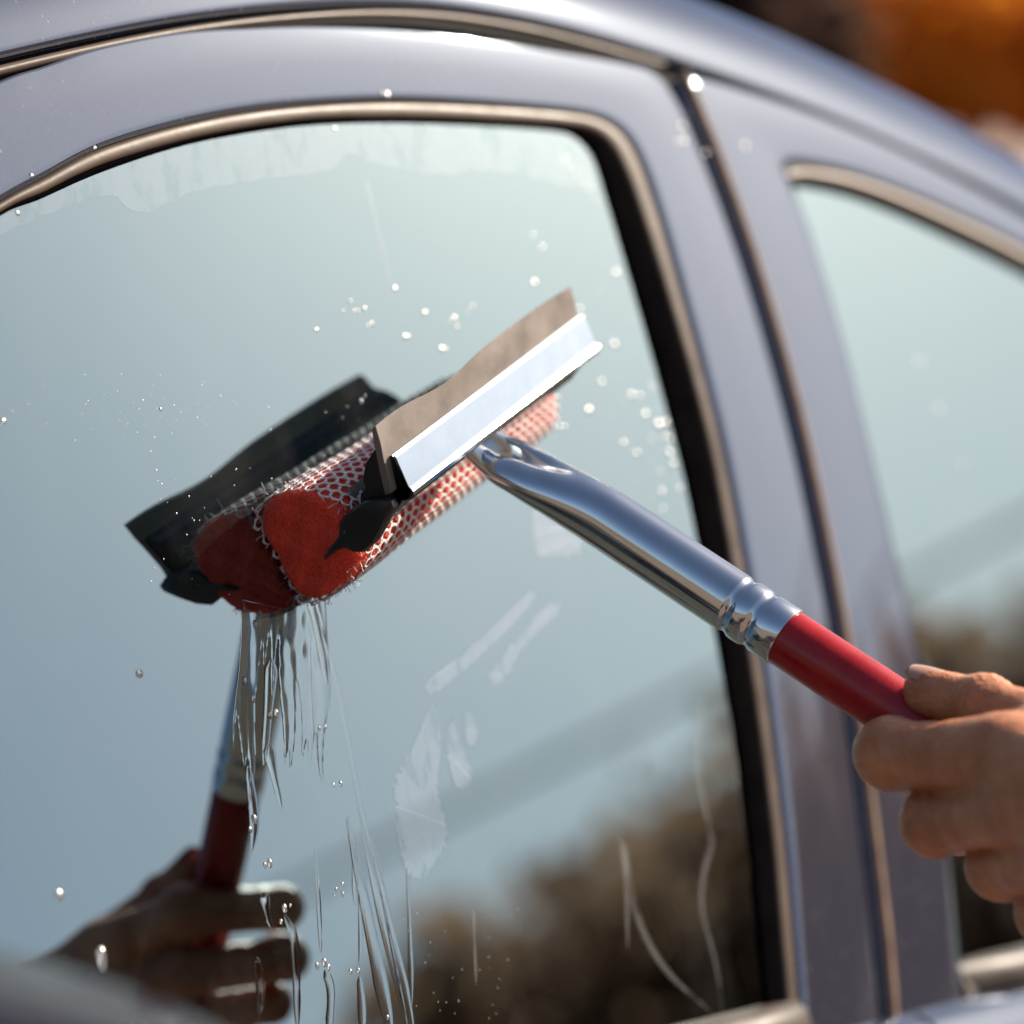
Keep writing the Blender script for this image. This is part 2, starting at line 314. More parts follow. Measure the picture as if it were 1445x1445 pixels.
# belt moulding and the door skins below it
for nm, s0, s1 in (('front_belt_moulding', -.6, .128), ('rear_belt_moulding', .243, 1.1)):
    rows = []
    for s in np.linspace(s0, s1, 30):
        e = 1-.9*max(0, 1-(s1-s)/.03)**2 if s0 < 0 else 1-.9*max(0, 1-(s-s0)/.03)**2
        rows.append([W((s, h, t)) for h, t in ((.0, -.199*1), (.006*e, -.2005), (.0105*e, -.204), (.012*e, -.209), (.011*e, -.214), (.004, -.2165))])
    loft(nm, rows, 'belt', car, True, True)
for nm, s0, s1 in (('front_door_skin', -.75, .187), ('rear_door_skin', .1905, 1.2)):
    rows = []
    for s in np.linspace(s0, s1, 24):
        rows.append([W((s, .0, -.2155)), W((s, .010, -.2165)), W((s, .0165, -.222)), W((s, .021, -.235))]+[W((s, .021, -.235))+np.array([0, y, z]) for y, z in ((-.022, -.05), (-.04, -.12), (-.05, -.22), (-.048, -.35), (-.03, -.48), (-.01, -.6))])
    loft(nm, rows, 'paint', car)
# door mirror: blurred cap low on the left
mc = K(60, 1700, .455); rows = []
ex = W(K(-60, 1790, .47)); 
for a in np.linspace(-1, 1, 30):
    f = max(1e-3, (1-abs(a)**2.6))**.5; row = []
    for b in np.linspace(0, 2*np.pi, 36, endpoint=False):
        c, s_ = math.cos(b), math.sin(b); c = math.copysign(abs(c)**.75, c); s_ = math.copysign(abs(s_)**.75, s_)
        row.append(ex+np.array([.055*c*f-.02*a*0, .105*a, .058*s_*f]))
    rows.append(row)
mir = loft('door_mirror', rows, 'cap', car, True, True)
tube('mirror_arm', [ex+np.array([.02, .06, -.03]), ex+np.array([.03, .14, -.05]), W((-.30, .015, -.24))], [.03, .026, .03], 'plastic', mir, 14)

# ------------------------------------------------------------------ the squeegee
sq = empty('squeegee', W((-.06, .05, 0))); tag(sq, 'window squeegee with red netted sponge, steel arm and red grip on the wet glass', 'squeegee')
TLp = np.array([-.1352, 0, .0095]); HA = np.array([.8957, 0, .4447]); HA /= np.linalg.norm(HA); HB = np.array([-HA[2], 0, HA[0]])
def Hh(a, b, n): return W(TLp+HA*a+HB*b+np.array([0, n*(1-.90*a), 0]))
LEN = .1385
ss = np.linspace(0, LEN, 60)
def wav(a): return -.0016*math.exp(-((a-.047)/.022)**2)+.0010*math.exp(-((a-.092)/.018)**2)+.0004*math.sin(a*120)
# rubber blade
rows = []
for a in ss:
    e = wav(a); sk = .0
    top = [(-.0001+e, .0643), (-.006+e*.6, .0628+.0003*math.sin(a*90)), (-.011, .0608), (-.0225, .0568)]
    bot = [(-.0225, .0540), (-.011, .0580), (-.006+e*.6, .0600), (-.0009+e, .0620)]
    rows.append([Hh(a, b, n) for b, n in top+bot])
bl = loft('blade', rows, 'rubber', sq, True, True)
# steel clamp: pressed face, rolled lip, channel wall back towards the sponge
pr = [(-.0122, .0618), (-.0122, .0628), (-.0128, .0629), (-.0170, .0625), (-.0222, .0620), (-.0232, .0619), (-.0242, .0624), (-.0253, .0627), (-.0266, .0621), (-.0274, .0604), (-.0272, .0572), (-.0264, .0558), (-.0258, .0547)]
pr2 = [(b+.0006, n-.0011) for b, n in pr[::-1]]
rows = [[Hh(a, b, n) for b, n in pr+pr2] for a in np.linspace(.0035, LEN+.0012, 40)]
loft('blade_clamp', rows, 'steel', sq, True, True).data.set_sharp_from_angle(angle=R(12))
pr = [(-.0272, .0560), (-.0300, .050), (-.0325, .0445), (-.0335, .040), (-.0325, .0365), (-.028, .0352), (-.018, .0362)]
pr2 = [(b+.0011, n+.0009) for b, n in pr[::-1]]
rows = [[Hh(a, b, n) for b, n in pr+pr2] for a in np.linspace(.004, LEN-.002, 40)]
loft('bracket', rows, 'chrome', sq, True, True)
# dark backing lip between blade and sponge
pr = [(-.0075, .0585), (-.0105, .0525), (-.0150, .0480), (-.0185, .0470), (-.0195, .0440), (-.0225, .0420), (-.026, .0372), (-.0290, .0372), (-.0270, .0535), (-.0200, .0556), (-.0120, .0572)]
loft('backing_lip', [[Hh(a, b, n) for b, n in pr] for a in np.linspace(.0006, LEN-.001, 30)], 'plastic', sq, True, True, False)
# leaf-shaped end clip
Lf = [(-.0245, .0585), (-.0225, .0540), (-.0215, .0470), (-.0225, .0400), (-.0250, .0345), (-.0290, .0318), (-.0310, .0270), (-.0345, .0205), (-.0352, .0205), (-.0335, .0270), (-.0335, .0318), (-.0362, .0345), (-.0372, .0385), (-.0352, .0450), (-.0310, .0520), (-.0268, .0580)]
cb = np.mean(Lf, 0); rows = []
for sc, a in ((.6, -.0062), (.88, -.0058), (1, -.0045), (1, -.0022), (.95, -.0005)): rows.append([Hh(a+.0007*(n-.045)/.02, cb[0]+(b-cb[0])*sc, cb[1]+(n-cb[1])*sc) for b, n in Lf])
loft('end_clip', rows, 'plastic', sq, True, True)
# sponge
PF = [(-.0082, .0160), (-.0095, .0235), (-.0125, .0305), (-.0175, .0350), (-.0250, .0362), (-.0320, .0350), (-.0385, .0318), (-.0430, .0255), (-.0455, .0165), (-.0462, .0075), (-.0440, .0018), (-.0380, .0004), (-.0270, .0003), (-.0170, .0006), (-.0115, .0032), (-.0088, .0090)]
pfc = spline(PF+[PF[0]], 0)[:-1]; pfc = res(np.vstack([pfc, pfc[0]]), 73)[:-1]; pcen = pfc.mean(0)
S0, S1 = -.0045, LEN-.003
def bulge(a, j=0): return 1+.012*math.sin(a*55+1)+.01*math.sin(a*130)-.10*max(0, a)/.1385
rows = []
for k, (a, sc) in enumerate([(S0-.0010, .0), (S0-.0010, .15), (S0-.0010, .3), (S0-.0010, .45), (S0-.0010, .6), (S0-.0010, .72), (S0-.0009, .82), (S0-.0006, .90), (S0+.0002, .955), (S0+.0016, .985)]+[(a, 1.) for a in np.linspace(S0+.004, S1-.004, 44)]+[(S1-.001, .97), (S1+.0004, .9), (S1+.001, .6), (S1+.001, .0)]):
    r = []
    for j, q in enumerate(pfc):
        v = pcen+(q-pcen)*sc*bulge(a)
        if v[1] < .0004: v[1] = .0004
        r.append(Hh(a+(.0008*math.sin(v[0]*420+1)*math.sin(v[1]*380)+.0004*math.sin(v[0]*1100)*math.sin(v[1]*900+1))*(k < 9), v[0]-.0012-.026*max(0, a), v[1]))
    rows.append(r)
sp = loft('sponge', rows, 'sponge', sq, True)
# net sleeve: hexagon cells with open holes
per = np.linalg.norm(np.diff(np.vstack([pfc, pfc[0]]), axis=0), axis=1); cum = np.r_[0, np.cumsum(per)]; PER = cum[-1]; pl = np.vstack([pfc, pfc[0]])
def onprof(v):
    v = v % PER; p = np.array([np.interp(v, cum, pl[:, 0]), np.interp(v, cum, pl[:, 1])])
    q = np.array([np.interp((v+.001) % PER, cum, pl[:, 0]), np.interp((v+.001) % PER, cum, pl[:, 1])]); t = q-p; t /= np.linalg.norm(t)+1e-9
    nn = np.array([t[1], -t[0]])
    if nn @ (p-pcen) < 0: nn = -nn
    return p, nn
rowsn = 42; dv = PER/rowsn; du = .0050
NV, NF = [], []
def netpt(u, v, h):
    p, nn = onprof(v); q = pcen+(p-pcen)*bulge(u)+nn*h
    if q[1] < .0003: q[1] = .0003
    ju = .00022*math.sin(u*900+v*1300); return Hh(u+ju, q[0]-.0012-.026*max(0, u), q[1])
ang12 = np.linspace(0, 2*np.pi, 12, endpoint=False)
def hexr(an):                                              # hexagon outline radius, pointy along u
    k = (an+math.pi/6) % (math.pi/3)-math.pi/6; return math.cos(math.pi/6)/math.cos(k)
ncol = int((S1-S0)/du)+1
for j in range(rowsn):
    vv = j*dv
    for i in range(ncol):
        uu = S0+.0015+(i+(.5 if j % 2 else 0))*du+.0012*math.sin(vv*160)
        p, nn = onprof(vv)
        # the net is frayed back from the near end on the side towards the arm
        back = .006*max(0, math.sin((vv/PER)*2*math.pi*1.0-.6)) if .12 < vv/PER < .5 else 0
        if uu < S0+back or uu > S1-.001: continue
        b0 = len(NV)
        hs = .92+.12*random.random()
        for an in ang12:
            rr = hexr(an)/math.cos(math.pi/6)
            # hexagon pointing around the profile: width du, row pitch dv
            NV.append(netpt(uu+math.sin(an)*rr*du/2*1.0, vv+math.cos(an)*rr*dv*.667*1.0, .0006))
        for an in ang12: NV.append(netpt(uu+math.sin(an)*du/2*.66*hs/.85, vv+math.cos(an)*dv*.667*.66*hs/.85, .00075))
        for k in range(12):
            l = (k+1) % 12; NF.append((b0+k, b0+l, b0+12+l, b0+12+k))
net = mesh('net_sleeve', NV, NF, 'net', sp)
md = net.modifiers.new('thick', 'SOLIDIFY'); md.thickness = .0004; md.offset = 1
# frayed net threads round the cut end
FV, FF = [], []
def thread(p, d, ln, r=.00013):
    d = d/np.linalg.norm(d); b = rng.normal(size=3); pts = [p]
    for k in range(6):
        d = d+rng.normal(size=3)*.3; d /= np.linalg.norm(d); pts.append(pts[-1]+d*ln/6)
    for i in range(6):
        a0, a1 = pts[i], pts[i+1]; t = a1-a0; t /= np.linalg.norm(t)+1e-12; x = np.cross(t, b); x /= np.linalg.norm(x); y = np.cross(t, x); b0 = len(FV)
        for pp in (a0, a1):
            for an in (0, 2.1, 4.2): FV.append(pp+r*(math.cos(an)*x+math.sin(an)*y))
        for k in range(3): FF.append((b0+k, b0+(k+1) % 3, b0+3+(k+1) % 3, b0+3+k))
for k in range(90):
    v = rng.random()*PER
    if rng.random() < .45: v = PER*rng.uniform(.40, .75)
    p, nn = onprof(v); thread(Hh(S0+rng.uniform(-.0005, .004), p[0]+nn[0]*.0005, max(p[1]+nn[1]*.0005, .0006)), -Wd(HA)*.6+Wd(HB*nn[0]+np.array([0, abs(nn[1]), 0]))*rng.uniform(.3, 1.2)+np.array([0, 0, -.3]), rng.uniform(.0015, .0055))
tag(mesh('frayed_threads', FV, FF, 'net', sp), kind='stuff')
# arm: round steel tube pressed into a grooved fan at the head
NK = np.array([-.0629, .0555, .0053]); FE = np.array([-.0359, .1362, -.0784]); HD = FE-NK; HL = np.linalg.norm(HD); HD /= HL
fa = HA-HD*(HA@HD); fa /= np.linalg.norm(fa); fb = np.cross(HD, fa)           # across the fan, and its thickness
if fb[2] < 0: fb = -fb                                                        # fb: upper side
def smst(x, a, b): x = min(1, max(0, (x-a)/(b-a))); return x*x*(3-2*x)
NVt = 64; rows = []; TR_ = .0104
an = np.linspace(0, 2*np.pi, NVt, endpoint=False)
prof_l = list(np.linspace(-.012, .050, 36))+list(np.linspace(.055, HL-.0215, 8))
for l in prof_l:
    f = 1-smst(l, -.004, .046); row = []
    wd = TR_*(1+.30*f); th = TR_*(1-.42*f); g = .0075*(1-smst(l, -.012, .034))
    pinch = 1-.40*(1-smst(l, -.014, .010))
    for q in an:
        x = wd*math.cos(q)*(1-.25*(1-smst(l, -.014, .004))); y = th*math.sin(q)*pinch
        if y > 0: y -= g*math.exp(-((x-.0015)/(.30*wd))**2)
        y -= .0022*f
        dent = .0010*f*math.sin(l*420+x*300)
        row.append(W(NK+HD*l+fa*x+fb*(y+dent*.12)))
    rows.append(row)
loft('arm_tube', rows, 'chrome', sq, True, True)
def lathe(name, pts, material, parent):
    rows = []
    q = np.linspace(0, 2*np.pi, 48, endpoint=False)
    for l, r in pts: rows.append([W(NK+HD*l+r*(math.cos(x)*fa+math.sin(x)*fb)) for x in q])
    return loft(name, rows, material, parent, True, True)
b0 = HL-.0215
lathe('ferrule', [(b0-.001, TR_-.0002), (b0, TR_), (b0+.0008, TR_*.97), (b0+.0016, TR_*.93), (b0+.0026, TR_*.925), (b0+.0034, TR_*.96), (b0+.0042, TR_*1.0), (b0+.0050, TR_*1.015), (b0+.0085, TR_*1.015), (b0+.0096, TR_*.99), (b0+.0104, TR_*.935), (b0+.0116, TR_*.93), (b0+.0124, TR_*.97), (b0+.0132, TR_*1.0), (b0+.0208, TR_*1.0), (b0+.0213, TR_*.985), (b0+.0215, TR_*.94)], 'chrome', sq)
lathe('grip', [(HL-.0012, TR_*.90), (HL, TR_*.935), (HL+.02, TR_*.94), (HL+.06, TR_*.945), (HL+.118, TR_*.945), (HL+.124, TR_*.88), (HL+.127, TR_*.6)], 'grip', sq)

# ------------------------------------------------------------------ the hand (distance field of tapered limbs, then a surface net)
def CP(x, y, z): return np.array([(x-CPX)/FPX*z, (y-CPX)/FPX*z, z])*1000   # mm, camera axes
FING = [
 # index, middle, ring, little: MCP, PIP, DIP, tip with radii (mm)
 [((1412,1068,.716), 13.2), ((1256,1063,.752), 11.0), ((1300,1084,.7885), 9.3), ((1368,1072,.788), 8.0)],
 [((1455,1135,.700), 12.8), ((1318,1160,.744), 10.2), ((1352,1165,.784), 9.3), ((1420,1135,.782), 8.2)],
 [((1516,1203,.690), 11.6), ((1410,1223,.735), 9.8), ((1432,1225,.773), 8.7), ((1480,1190,.770), 8.0)],
 [((1560,1265,.684), 11.0), ((1478,1288,.727), 9.2), ((1495,1280,.758), 8.0), ((1540,1245,.756), 7.2)]]
THUMB = [((1309,976,.759), 7.7), ((1388,998,.746), 8.9), ((1495,1040,.718), 11.5), ((1592,1110,.682), 15.0)]
WR = CP(1690, 1170, .648); WR2 = CP(1665, 1240, .640); EL1 = CP(2050, 1390, .60); EL2 = CP(2040, 1450, .60)
def capsule(P, a, ra, b, rb):
    d = b-a; L2 = d@d; t = np.clip(((P-a)@d)/L2, 0, 1); return np.linalg.norm(P-(a+t[:, None]*d), axis=1)-(ra+(rb-ra)*t)
def smin(a, b, k): h = np.clip(.5+.5*(b-a)/k, 0, 1); return b+(a-b)*h-k*h*(1-h)
def wrk(P, c, ax, off):                                   # fine folds across a joint
    ax = ax/np.linalg.norm(ax); d = P-c; x = d@ax-off; return .42*np.cos(x*2*np.pi/2.3)*np.exp(-(x/3.6)**2)*np.exp(-np.maximum(0, np.linalg.norm(d, axis=1)-14)/3)
def hand_sdf(P):
    palm = None
    mcp = [CP(*f[0][0]) for f in FING]
    for i, mpt in enumerate(mcp):
        d = capsule(P, mpt, FING[i][0][1]-.6, WR+(WR2-WR)*(i/3), 16.5); palm = d if palm is None else smin(palm, d, 7)
    for i in range(3): palm = smin(palm, capsule(P, mcp[i]+np.array([4, 0, -3]), 10.6, mcp[i+1]+np.array([4, 0, -3]), 10.2), 5)
    d = capsule(P, CP(*THUMB[2][0]), 10, mcp[0]+np.array([6, 0, -2]), 9.5); palm = smin(palm, d, 8)
    d = capsule(P, CP(*THUMB[3][0]), 15, WR, 16); palm = smin(palm, d, 10)
    palm = smin(palm, capsule(P, WR, 19, EL1, 24), 10); palm = smin(palm, capsule(P, WR2, 17, EL2, 24), 10)
    th = None
    for (a, ra), (b, rb) in zip(THUMB[:-1], THUMB[1:]):
        d = capsule(P, CP(*a), ra, CP(*b), rb); th = d if th is None else smin(th, d, 3)
    # knuckle of the thumb a little proud
    th = smin(th, np.linalg.norm(P-CP(1390, 993, .745), axis=1)-9.3, 3)
    th = th+1.5*wrk(P, CP(1390, 993, .745), CP(*THUMB[2][0])-CP(*THUMB[0][0]), 0)
    out = smin(palm, th, 4)
    for i, f in enumerate(FING):
        fd = None; J = [(CP(*a), q) for a, q in f]
        J = [J[0], (J[0][0]*.38+J[1][0]*.62+np.array([0, .6, .8]), J[1][1]-.75), J[1], (J[1][0]*.5+J[2][0]*.5, J[2][1]-.3), J[2], J[3]]
        for (a, ra), (b, rb) in zip(J[:-1], J[1:]):
            d = capsule(P, a, ra, b, rb); fd = d if fd is None else smin(fd, d, 2.0)
        fd = smin(fd, np.linalg.norm(P-(CP(*f[1][0])+np.array([.5, 0, -.5])), axis=1)-(f[1][1]+.5), 2.0)
        # finger pads fill towards the grip
        fd = fd+wrk(P, CP(*f[1][0]), CP(*f[0][0])-CP(*f[1][0]), 1.0)
        out = smin(out, fd, .7) if i else smin(out, fd, 2.0)
    for i in range(4):                                      # tendons over the back of the hand
        a = mcp[i]+np.array([1, 0, -FING[i][0][1]+1.2]); b = WR+(WR2-WR)*(i/3)+np.array([0, 0, -15]); out = smin(out, capsule(P, a, 2.6, b, 2.2), 3.0)
    x, y, z = P.T
    return out+.20*np.sin(x*.62+y*.3)*np.sin(y*.71-z*.2)*np.sin(z*.55+1)+.12*np.sin(x*1.6+z*.4)*np.sin(y*1.5+x*.3)*np.sin(z*1.4)
def surface_net(lo, hi, h):
    ax = [np.arange(l, u, h) for l, u in zip(lo, hi)]; nx, ny, nz = map(len, ax)
    X, Y, Z = np.meshgrid(*ax, indexing='ij'); Pt = np.stack([X.ravel(), Y.ravel(), Z.ravel()], 1)
    D = np.concatenate([hand_sdf(Pt[i:i+400000]) for i in range(0, len(Pt), 400000)]).reshape(nx, ny, nz)
    ins = D < 0; c = [(i, j, k) for i in (0, 1) for j in (0, 1) for k in (0, 1)]
    sl_ = lambda A, o: A[o[0]:nx-1+o[0], o[1]:ny-1+o[1], o[2]:nz-1+o[2]]
    cnt = sum(sl_(ins, o).astype(int) for o in c); act = (cnt > 0) & (cnt < 8)
    acc = np.zeros((nx-1, ny-1, nz-1, 3)); num = np.zeros((nx-1, ny-1, nz-1))
    for a in range(8):
        for b in range(a+1, 8):
            o1, o2 = np.array(c[a]), np.array(c[b])
            if abs(o1-o2).sum() != 1: continue
            d1, d2 = sl_(D, c[a]), sl_(D, c[b]); x = (d1 < 0) != (d2 < 0)
            t = np.where(x, d1/np.where(x, d1-d2, 1), 0)
            acc += np.where(x[..., None], o1+t[..., None]*(o2-o1), 0); num += x
    idx = -np.ones(act.shape, int); ii = np.argwhere(act); idx[act] = np.arange(len(ii))
    V = (ii+acc[act]/num[act][:, None])*h+np.array(lo); F = []
    for axn in range(3):
        o = [0, 0, 0]; o[axn] = 1; A = ins[:nx-o[0], :ny-o[1], :nz-o[2]]; B = ins[o[0]:, o[1]:, o[2]:]
        e = np.argwhere(A != B); u, v = [(1, 2), (2, 0), (0, 1)][axn]
        e = e[(e[:, u] > 0) & (e[:, v] > 0) & (e[:, u] < [nx, ny, nz][u]-1) & (e[:, v] < [nx, ny, nz][v]-1)]
        du_ = np.eye(3, dtype=int)[u]; dv_ = np.eye(3, dtype=int)[v]
        q = [idx[tuple((e-s).T)] for s in (du_*0, du_, du_+dv_, dv_)]
        fl = A[tuple(e.T)]; Q = np.stack(q, 1); Q[~fl] = Q[~fl][:, ::-1]; F.append(Q)
    F = np.vstack(F); F = F[(F >= 0).all(1)]
    return V, F
allp = np.array([CP(*a) for f in FING for a, r in f]+[CP(*a) for a, r in THUMB]+[WR, WR2])
lo = allp.min(0)-17; hi = allp.max(0)+np.array([16, 22, 16]); lo[2] -= 6
hv, hf = surface_net(lo, hi, 1.15)
hw = ORG+((BW @ (MC @ (hv/1000).T)).T+(BW @ CAM))
hand = mesh('person', hw, hf, 'skin'); tag(hand, 'bare left hand gripping the red squeegee handle', 'person')
md = hand.modifiers.new('soft', 'SMOOTH'); md.factor = .5; md.iterations = 1
def cw(p): return ORG+BW @ (CAM+MC @ (np.asarray(p)/1000))
# thumb nail
tp = CP(1309, 976, .759); tdir = CP(1388, 998, .746)-tp; tdir /= np.linalg.norm(tdir); upv = np.array([.25, -.93, -.20]); upv -= tdir*(upv@tdir); upv /= np.linalg.norm(upv); sdv = np.cross(tdir, upv)
rows = []
for l in np.linspace(-6.3, 5.0, 12):
    row = []; wl = 1.05*(1-.25*abs((l+.6)/5.7)**4)
    for q in np.linspace(-wl, wl, 11):
        rr = 7.75+.2*(l < 4.5)-.018*(min(0, l+1))**2; row.append(cw(tp+tdir*l+rr*(math.cos(q)*upv+math.sin(q)*sdv*.95)))
    rows.append(row)
nail = loft('thumb_nail', rows, 'nail', hand); md = nail.modifiers.new('thick', 'SOLIDIFY'); md.thickness = .0004
# sleeve further up the arm, outside the picture
e0 = CP(1850, 1300, .62); e1 = CP(2700, 1800, .52); rows = []
dd = (e1-e0)/np.linalg.norm(e1-e0); xx = np.cross(dd, [0, 1, 0]); xx /= np.linalg.norm(xx); yy = np.cross(dd, xx)
for k in range(16):
    rows.append([cw(e0+(e1-e0)*k/15+(36+k*.9+1.6*math.sin(k*1.7+j))*(math.cos(j*2*math.pi/24)*xx+math.sin(j*2*math.pi/24)*yy)) for j in range(24)])
loft('sleeve', rows, 'cloth', hand, True, False)

# ------------------------------------------------------------------ water on the glass
def dome(name, x, y, r, hgt, label, group, base=.0001, sx=1., material='drop', tail=0.):
    """low drop lying on the surface, r and hgt in metres"""
    r *= .86*random.uniform(.8, 1.12); hgt *= .86
    p = G(x, y, base); V, F = [], []; nr_, ns_ = 6, 16
    for i in range(nr_):
        f = 1-i/nr_; hh = hgt*(1-f**2)
        for j in range(ns_):
            a = 2*math.pi*j/ns_; ds = r*f*sx*math.cos(a)*(1+.08*math.sin(3*a+x)); dt = r*f*math.sin(a)*(1+.06*math.sin(2*a+y))
            if dt < 0: dt *= 1+tail
            V.append(W(p+np.array([ds, hh, dt])))
    V.append(W(p+np.array([0, hgt, 0]))); top = len(V)-1
    F = grid_faces(nr_, ns_, True)+[((nr_-1)*ns_+j, (nr_-1)*ns_+(j+1) % ns_, top) for j in range(ns_)]+[tuple(range(ns_-1, -1, -1))]
    return tag(mesh(name, V, F, material), label, 'water drop', group)
UP = 'clear water droplet glinting on the front window near its rear pillar'
for x, y, r in [(905,330,1.4),(925,440,1.5),(938,530,1.6),(922,545,1.2),(952,655,1.5),(912,585,1.4),(850,540,1.2),(960,690,1.4),(900,640,1.2),(935,478,2.0),(944,560,2.1),(931,600,2.0),(946,640,1.7),(895,202,1.5),(856,228,1.9),(870,385,1.3),(916,402,1.5),(926,402,1.4),(819,436,1.2),(755,399,1.3),(916,460,1.4),(868,486,1.4),(929,498,1.6),(948,497,1.9),(954,494,1.2),(892,558,1.4),(903,558,1.4),(832,579,1.6),(790,602,1.3),(797,603,1.1),(880,625,1.6),(941,597,1.5),(947,620,1.5),(938,615,1.1),(920,618,1.1),(934,665,1.1),(935,693,1.1),(936,718,1.0),(766,349,.9),(752,332,.8)]:
    dome('water_droplet', x, y, r*.001, r*.00021, UP, 'droplets beside the rear pillar', .0001)
MID = 'tiny glinting water droplet above the squeegee blade'
for x, y, r in [(667,433,1.2),(642,449,1.2),(645,461,1.0),(600,441,1.1),(572,475,1.1),(576,474,.8),(525,456,1.1),(624,492,1.2),(629,492,.8),(558,407,1.0),(495,425,.9),(515,435,1.1),(505,438,.8),(485,438,.7),(500,439,.6),(447,465,.8),(473,181,1.0),(25,300,1.0),(300,193,.9),(520,459,.8),(637,452,.8),(660,440,.6)]:
    dome('water_droplet', x, y, r*.001, r*.00023, MID, 'droplets above the blade')
BOD = 'soft round water droplet on the painted pillar or door frame'
for x, y, r in [(547,133,1.5),(541,131,1.0),(963,178,1.7),(966,199,1.8),(957,200,1.6),(997,216,1.6),(1035,268,1.7),(1037,278,1.5),(45,247,1.0),(134,208,1.0),(1052,206,1.2)]:
    dome('water_droplet', x, y, r*.001, r*.00025, BOD, 'droplets on the paint', .0037)
REAR = 'blurred water droplet on the rear side window'
for x, y, r, REAR in [(1299,511,1.6,'topmost of three blurred droplets on the rear window'),(1326,578,1.7,'middle one of three blurred droplets on the rear window'),(1358,657,1.8,'lowest of three blurred droplets on the rear window')]:
    dome('water_droplet', x, y, r*.001, r*.00020, REAR, 'droplets on the rear window', .0014)
LOW = 'bulging clear water bead on the glass below the sponge'
for x, y, r in [(459,1025,1.4),(451,1027,1.0),(481,1105,1.4),(471,1107,1.0),(381,1217,2.2),(374,1220,1.4),(484,1247,1.1),(484,1261,1.2),(475,1254,.8),(472,1264,.7),(402,1281,1.9),(397,1300,1.5),(410,1277,1.2),(458,1357,2.3),(464,1364,1.5),(448,1362,1.4),(506,1369,1.7),(495,1370,1.3),(359,1155,2.4),(353,1170,1.6),(547,1435,1.6),(345,960,2.2),(360,880,2.2),(381,1008,1.8),(390,1005,2.1),(358,985,1.6),(392,692,1.3),(398,700,.9),(434,665,1.0),(436,663,1.2),(476,655,1.0),(510,565,1.5),(515,558,1.0)]:
    dome('water_bead', x, y, r*.00078, r*.00034, LOW, 'beads below the sponge', .0001, .75, 'drop', .3)
LEFT = 'single round water droplet on the clear left side of the window'
for x, y, r, LEFT in [(197,950,1.5,'lone clear water droplet left of the reflected arm'),(84,1262,1.7,'lone water droplet just above the reflected wrist'),(5,593,1.0,'water droplet at the left edge of the picture'),(227,577,.7,'tiny water droplet in the faint spray above the reflected blade')]:
    dome('water_droplet', x, y, r*.001, r*.0003, LEFT, 'droplets on the left of the window', .0001, 1, 'drop', .2)
tag(dome('hanging_drop', 143, 1345, .0030, .0011, 'x', None, .0001, .8, 'drop', 1.5), 'large pear-shaped water drop over the reflected hand', 'water drop')
# fine spray, too small to count
SV, SF = [], []
def speck(x, y, r):
    p = G(x, y, .00012); b0 = len(SV)
    for k in range(6): SV.append(W(p+np.array([r*math.cos(k*1.047), 0, r*math.sin(k*1.047)*1.4])))
    SV.append(W(p+np.array([0, r*.35, 0])))
    for k in range(6): SF.append((b0+k, b0+(k+1) % 6, b0+6))
for k in range(90): speck(rng.normal(230, 140), rng.normal(575, 22), rng.uniform(.00004, .00013))
for k in range(35): speck(rng.normal(660, 60), rng.uniform(1280, 1440), rng.uniform(.0001, .00028))
for k in range(50): speck(rng.uniform(200, 530), rng.uniform(560, 840), rng.uniform(.0001, .00025))
for k in range(200): speck(rng.normal(930, 30), rng.uniform(300, 720), rng.uniform(.0001, .0003))
tag(mesh('spray', SV, SF, 'drop'), 'fine spray of tiny water specks over the front window', 'spray', None, 'stuff')
# running water: ridges that thin out along their way
def runnel(pts, w0, w1, hgt, label, group, material='stream', n=40, name='water_trickle'):
    c = res(spline([G(*q) for q in pts], n), n); rows = []
    for k, p in enumerate(c):
        f = k/(n-1); wd = (w0+(w1-w0)*f)*(min(1, f*9+.05)*min(1, (1-f)*4+.03))**.6*(1+.12*math.sin(f*7+pts[0][0])); t = c[min(k+1, n-1)]-c[max(k-1, 0)]; t /= np.linalg.norm(t); x = np.cross(t, [0, 1, 0])
        rows.append([W(p+x*wd*math.cos(a)+np.array([0, .0001+hgt*(wd/max(w0, w1))*max(0, math.sin(a))**.9, 0])) for a in np.linspace(0, math.pi, 9)]+[W(p+np.array([0, .0001, 0]))])
    return tag(loft(name, rows, material, None, True, True), label, 'water trickle', group)
SH = 'sharp tongue of water running off the lower end of the sponge'
for pts, w0, w1 in [([(436,842),(448,890),(462,968)],1.2,.9),([(447,845),(455,880),(462,912)],.7,.4),([(384,930),(378,1010),(372,1080)],1.6,.9),([(378,1050),(388,1100),(398,1142)],1.5,.5),([(350,1080),(358,1150),(356,1200)],1.0,1.4),([(372,1260),(378,1290),(383,1310)],1.3,.5),([(362,1350),(368,1400),(366,1440)],1.2,.8)]:
    runnel(pts, w0*.0017, w1*.0017, .00017*max(w0, w1), SH if pts[0][1] < 870 else 'slim tongue of water running over the reflected arm and grip', 'water running off the sponge' if pts[0][1] < 870 else 'water over the reflected arm')
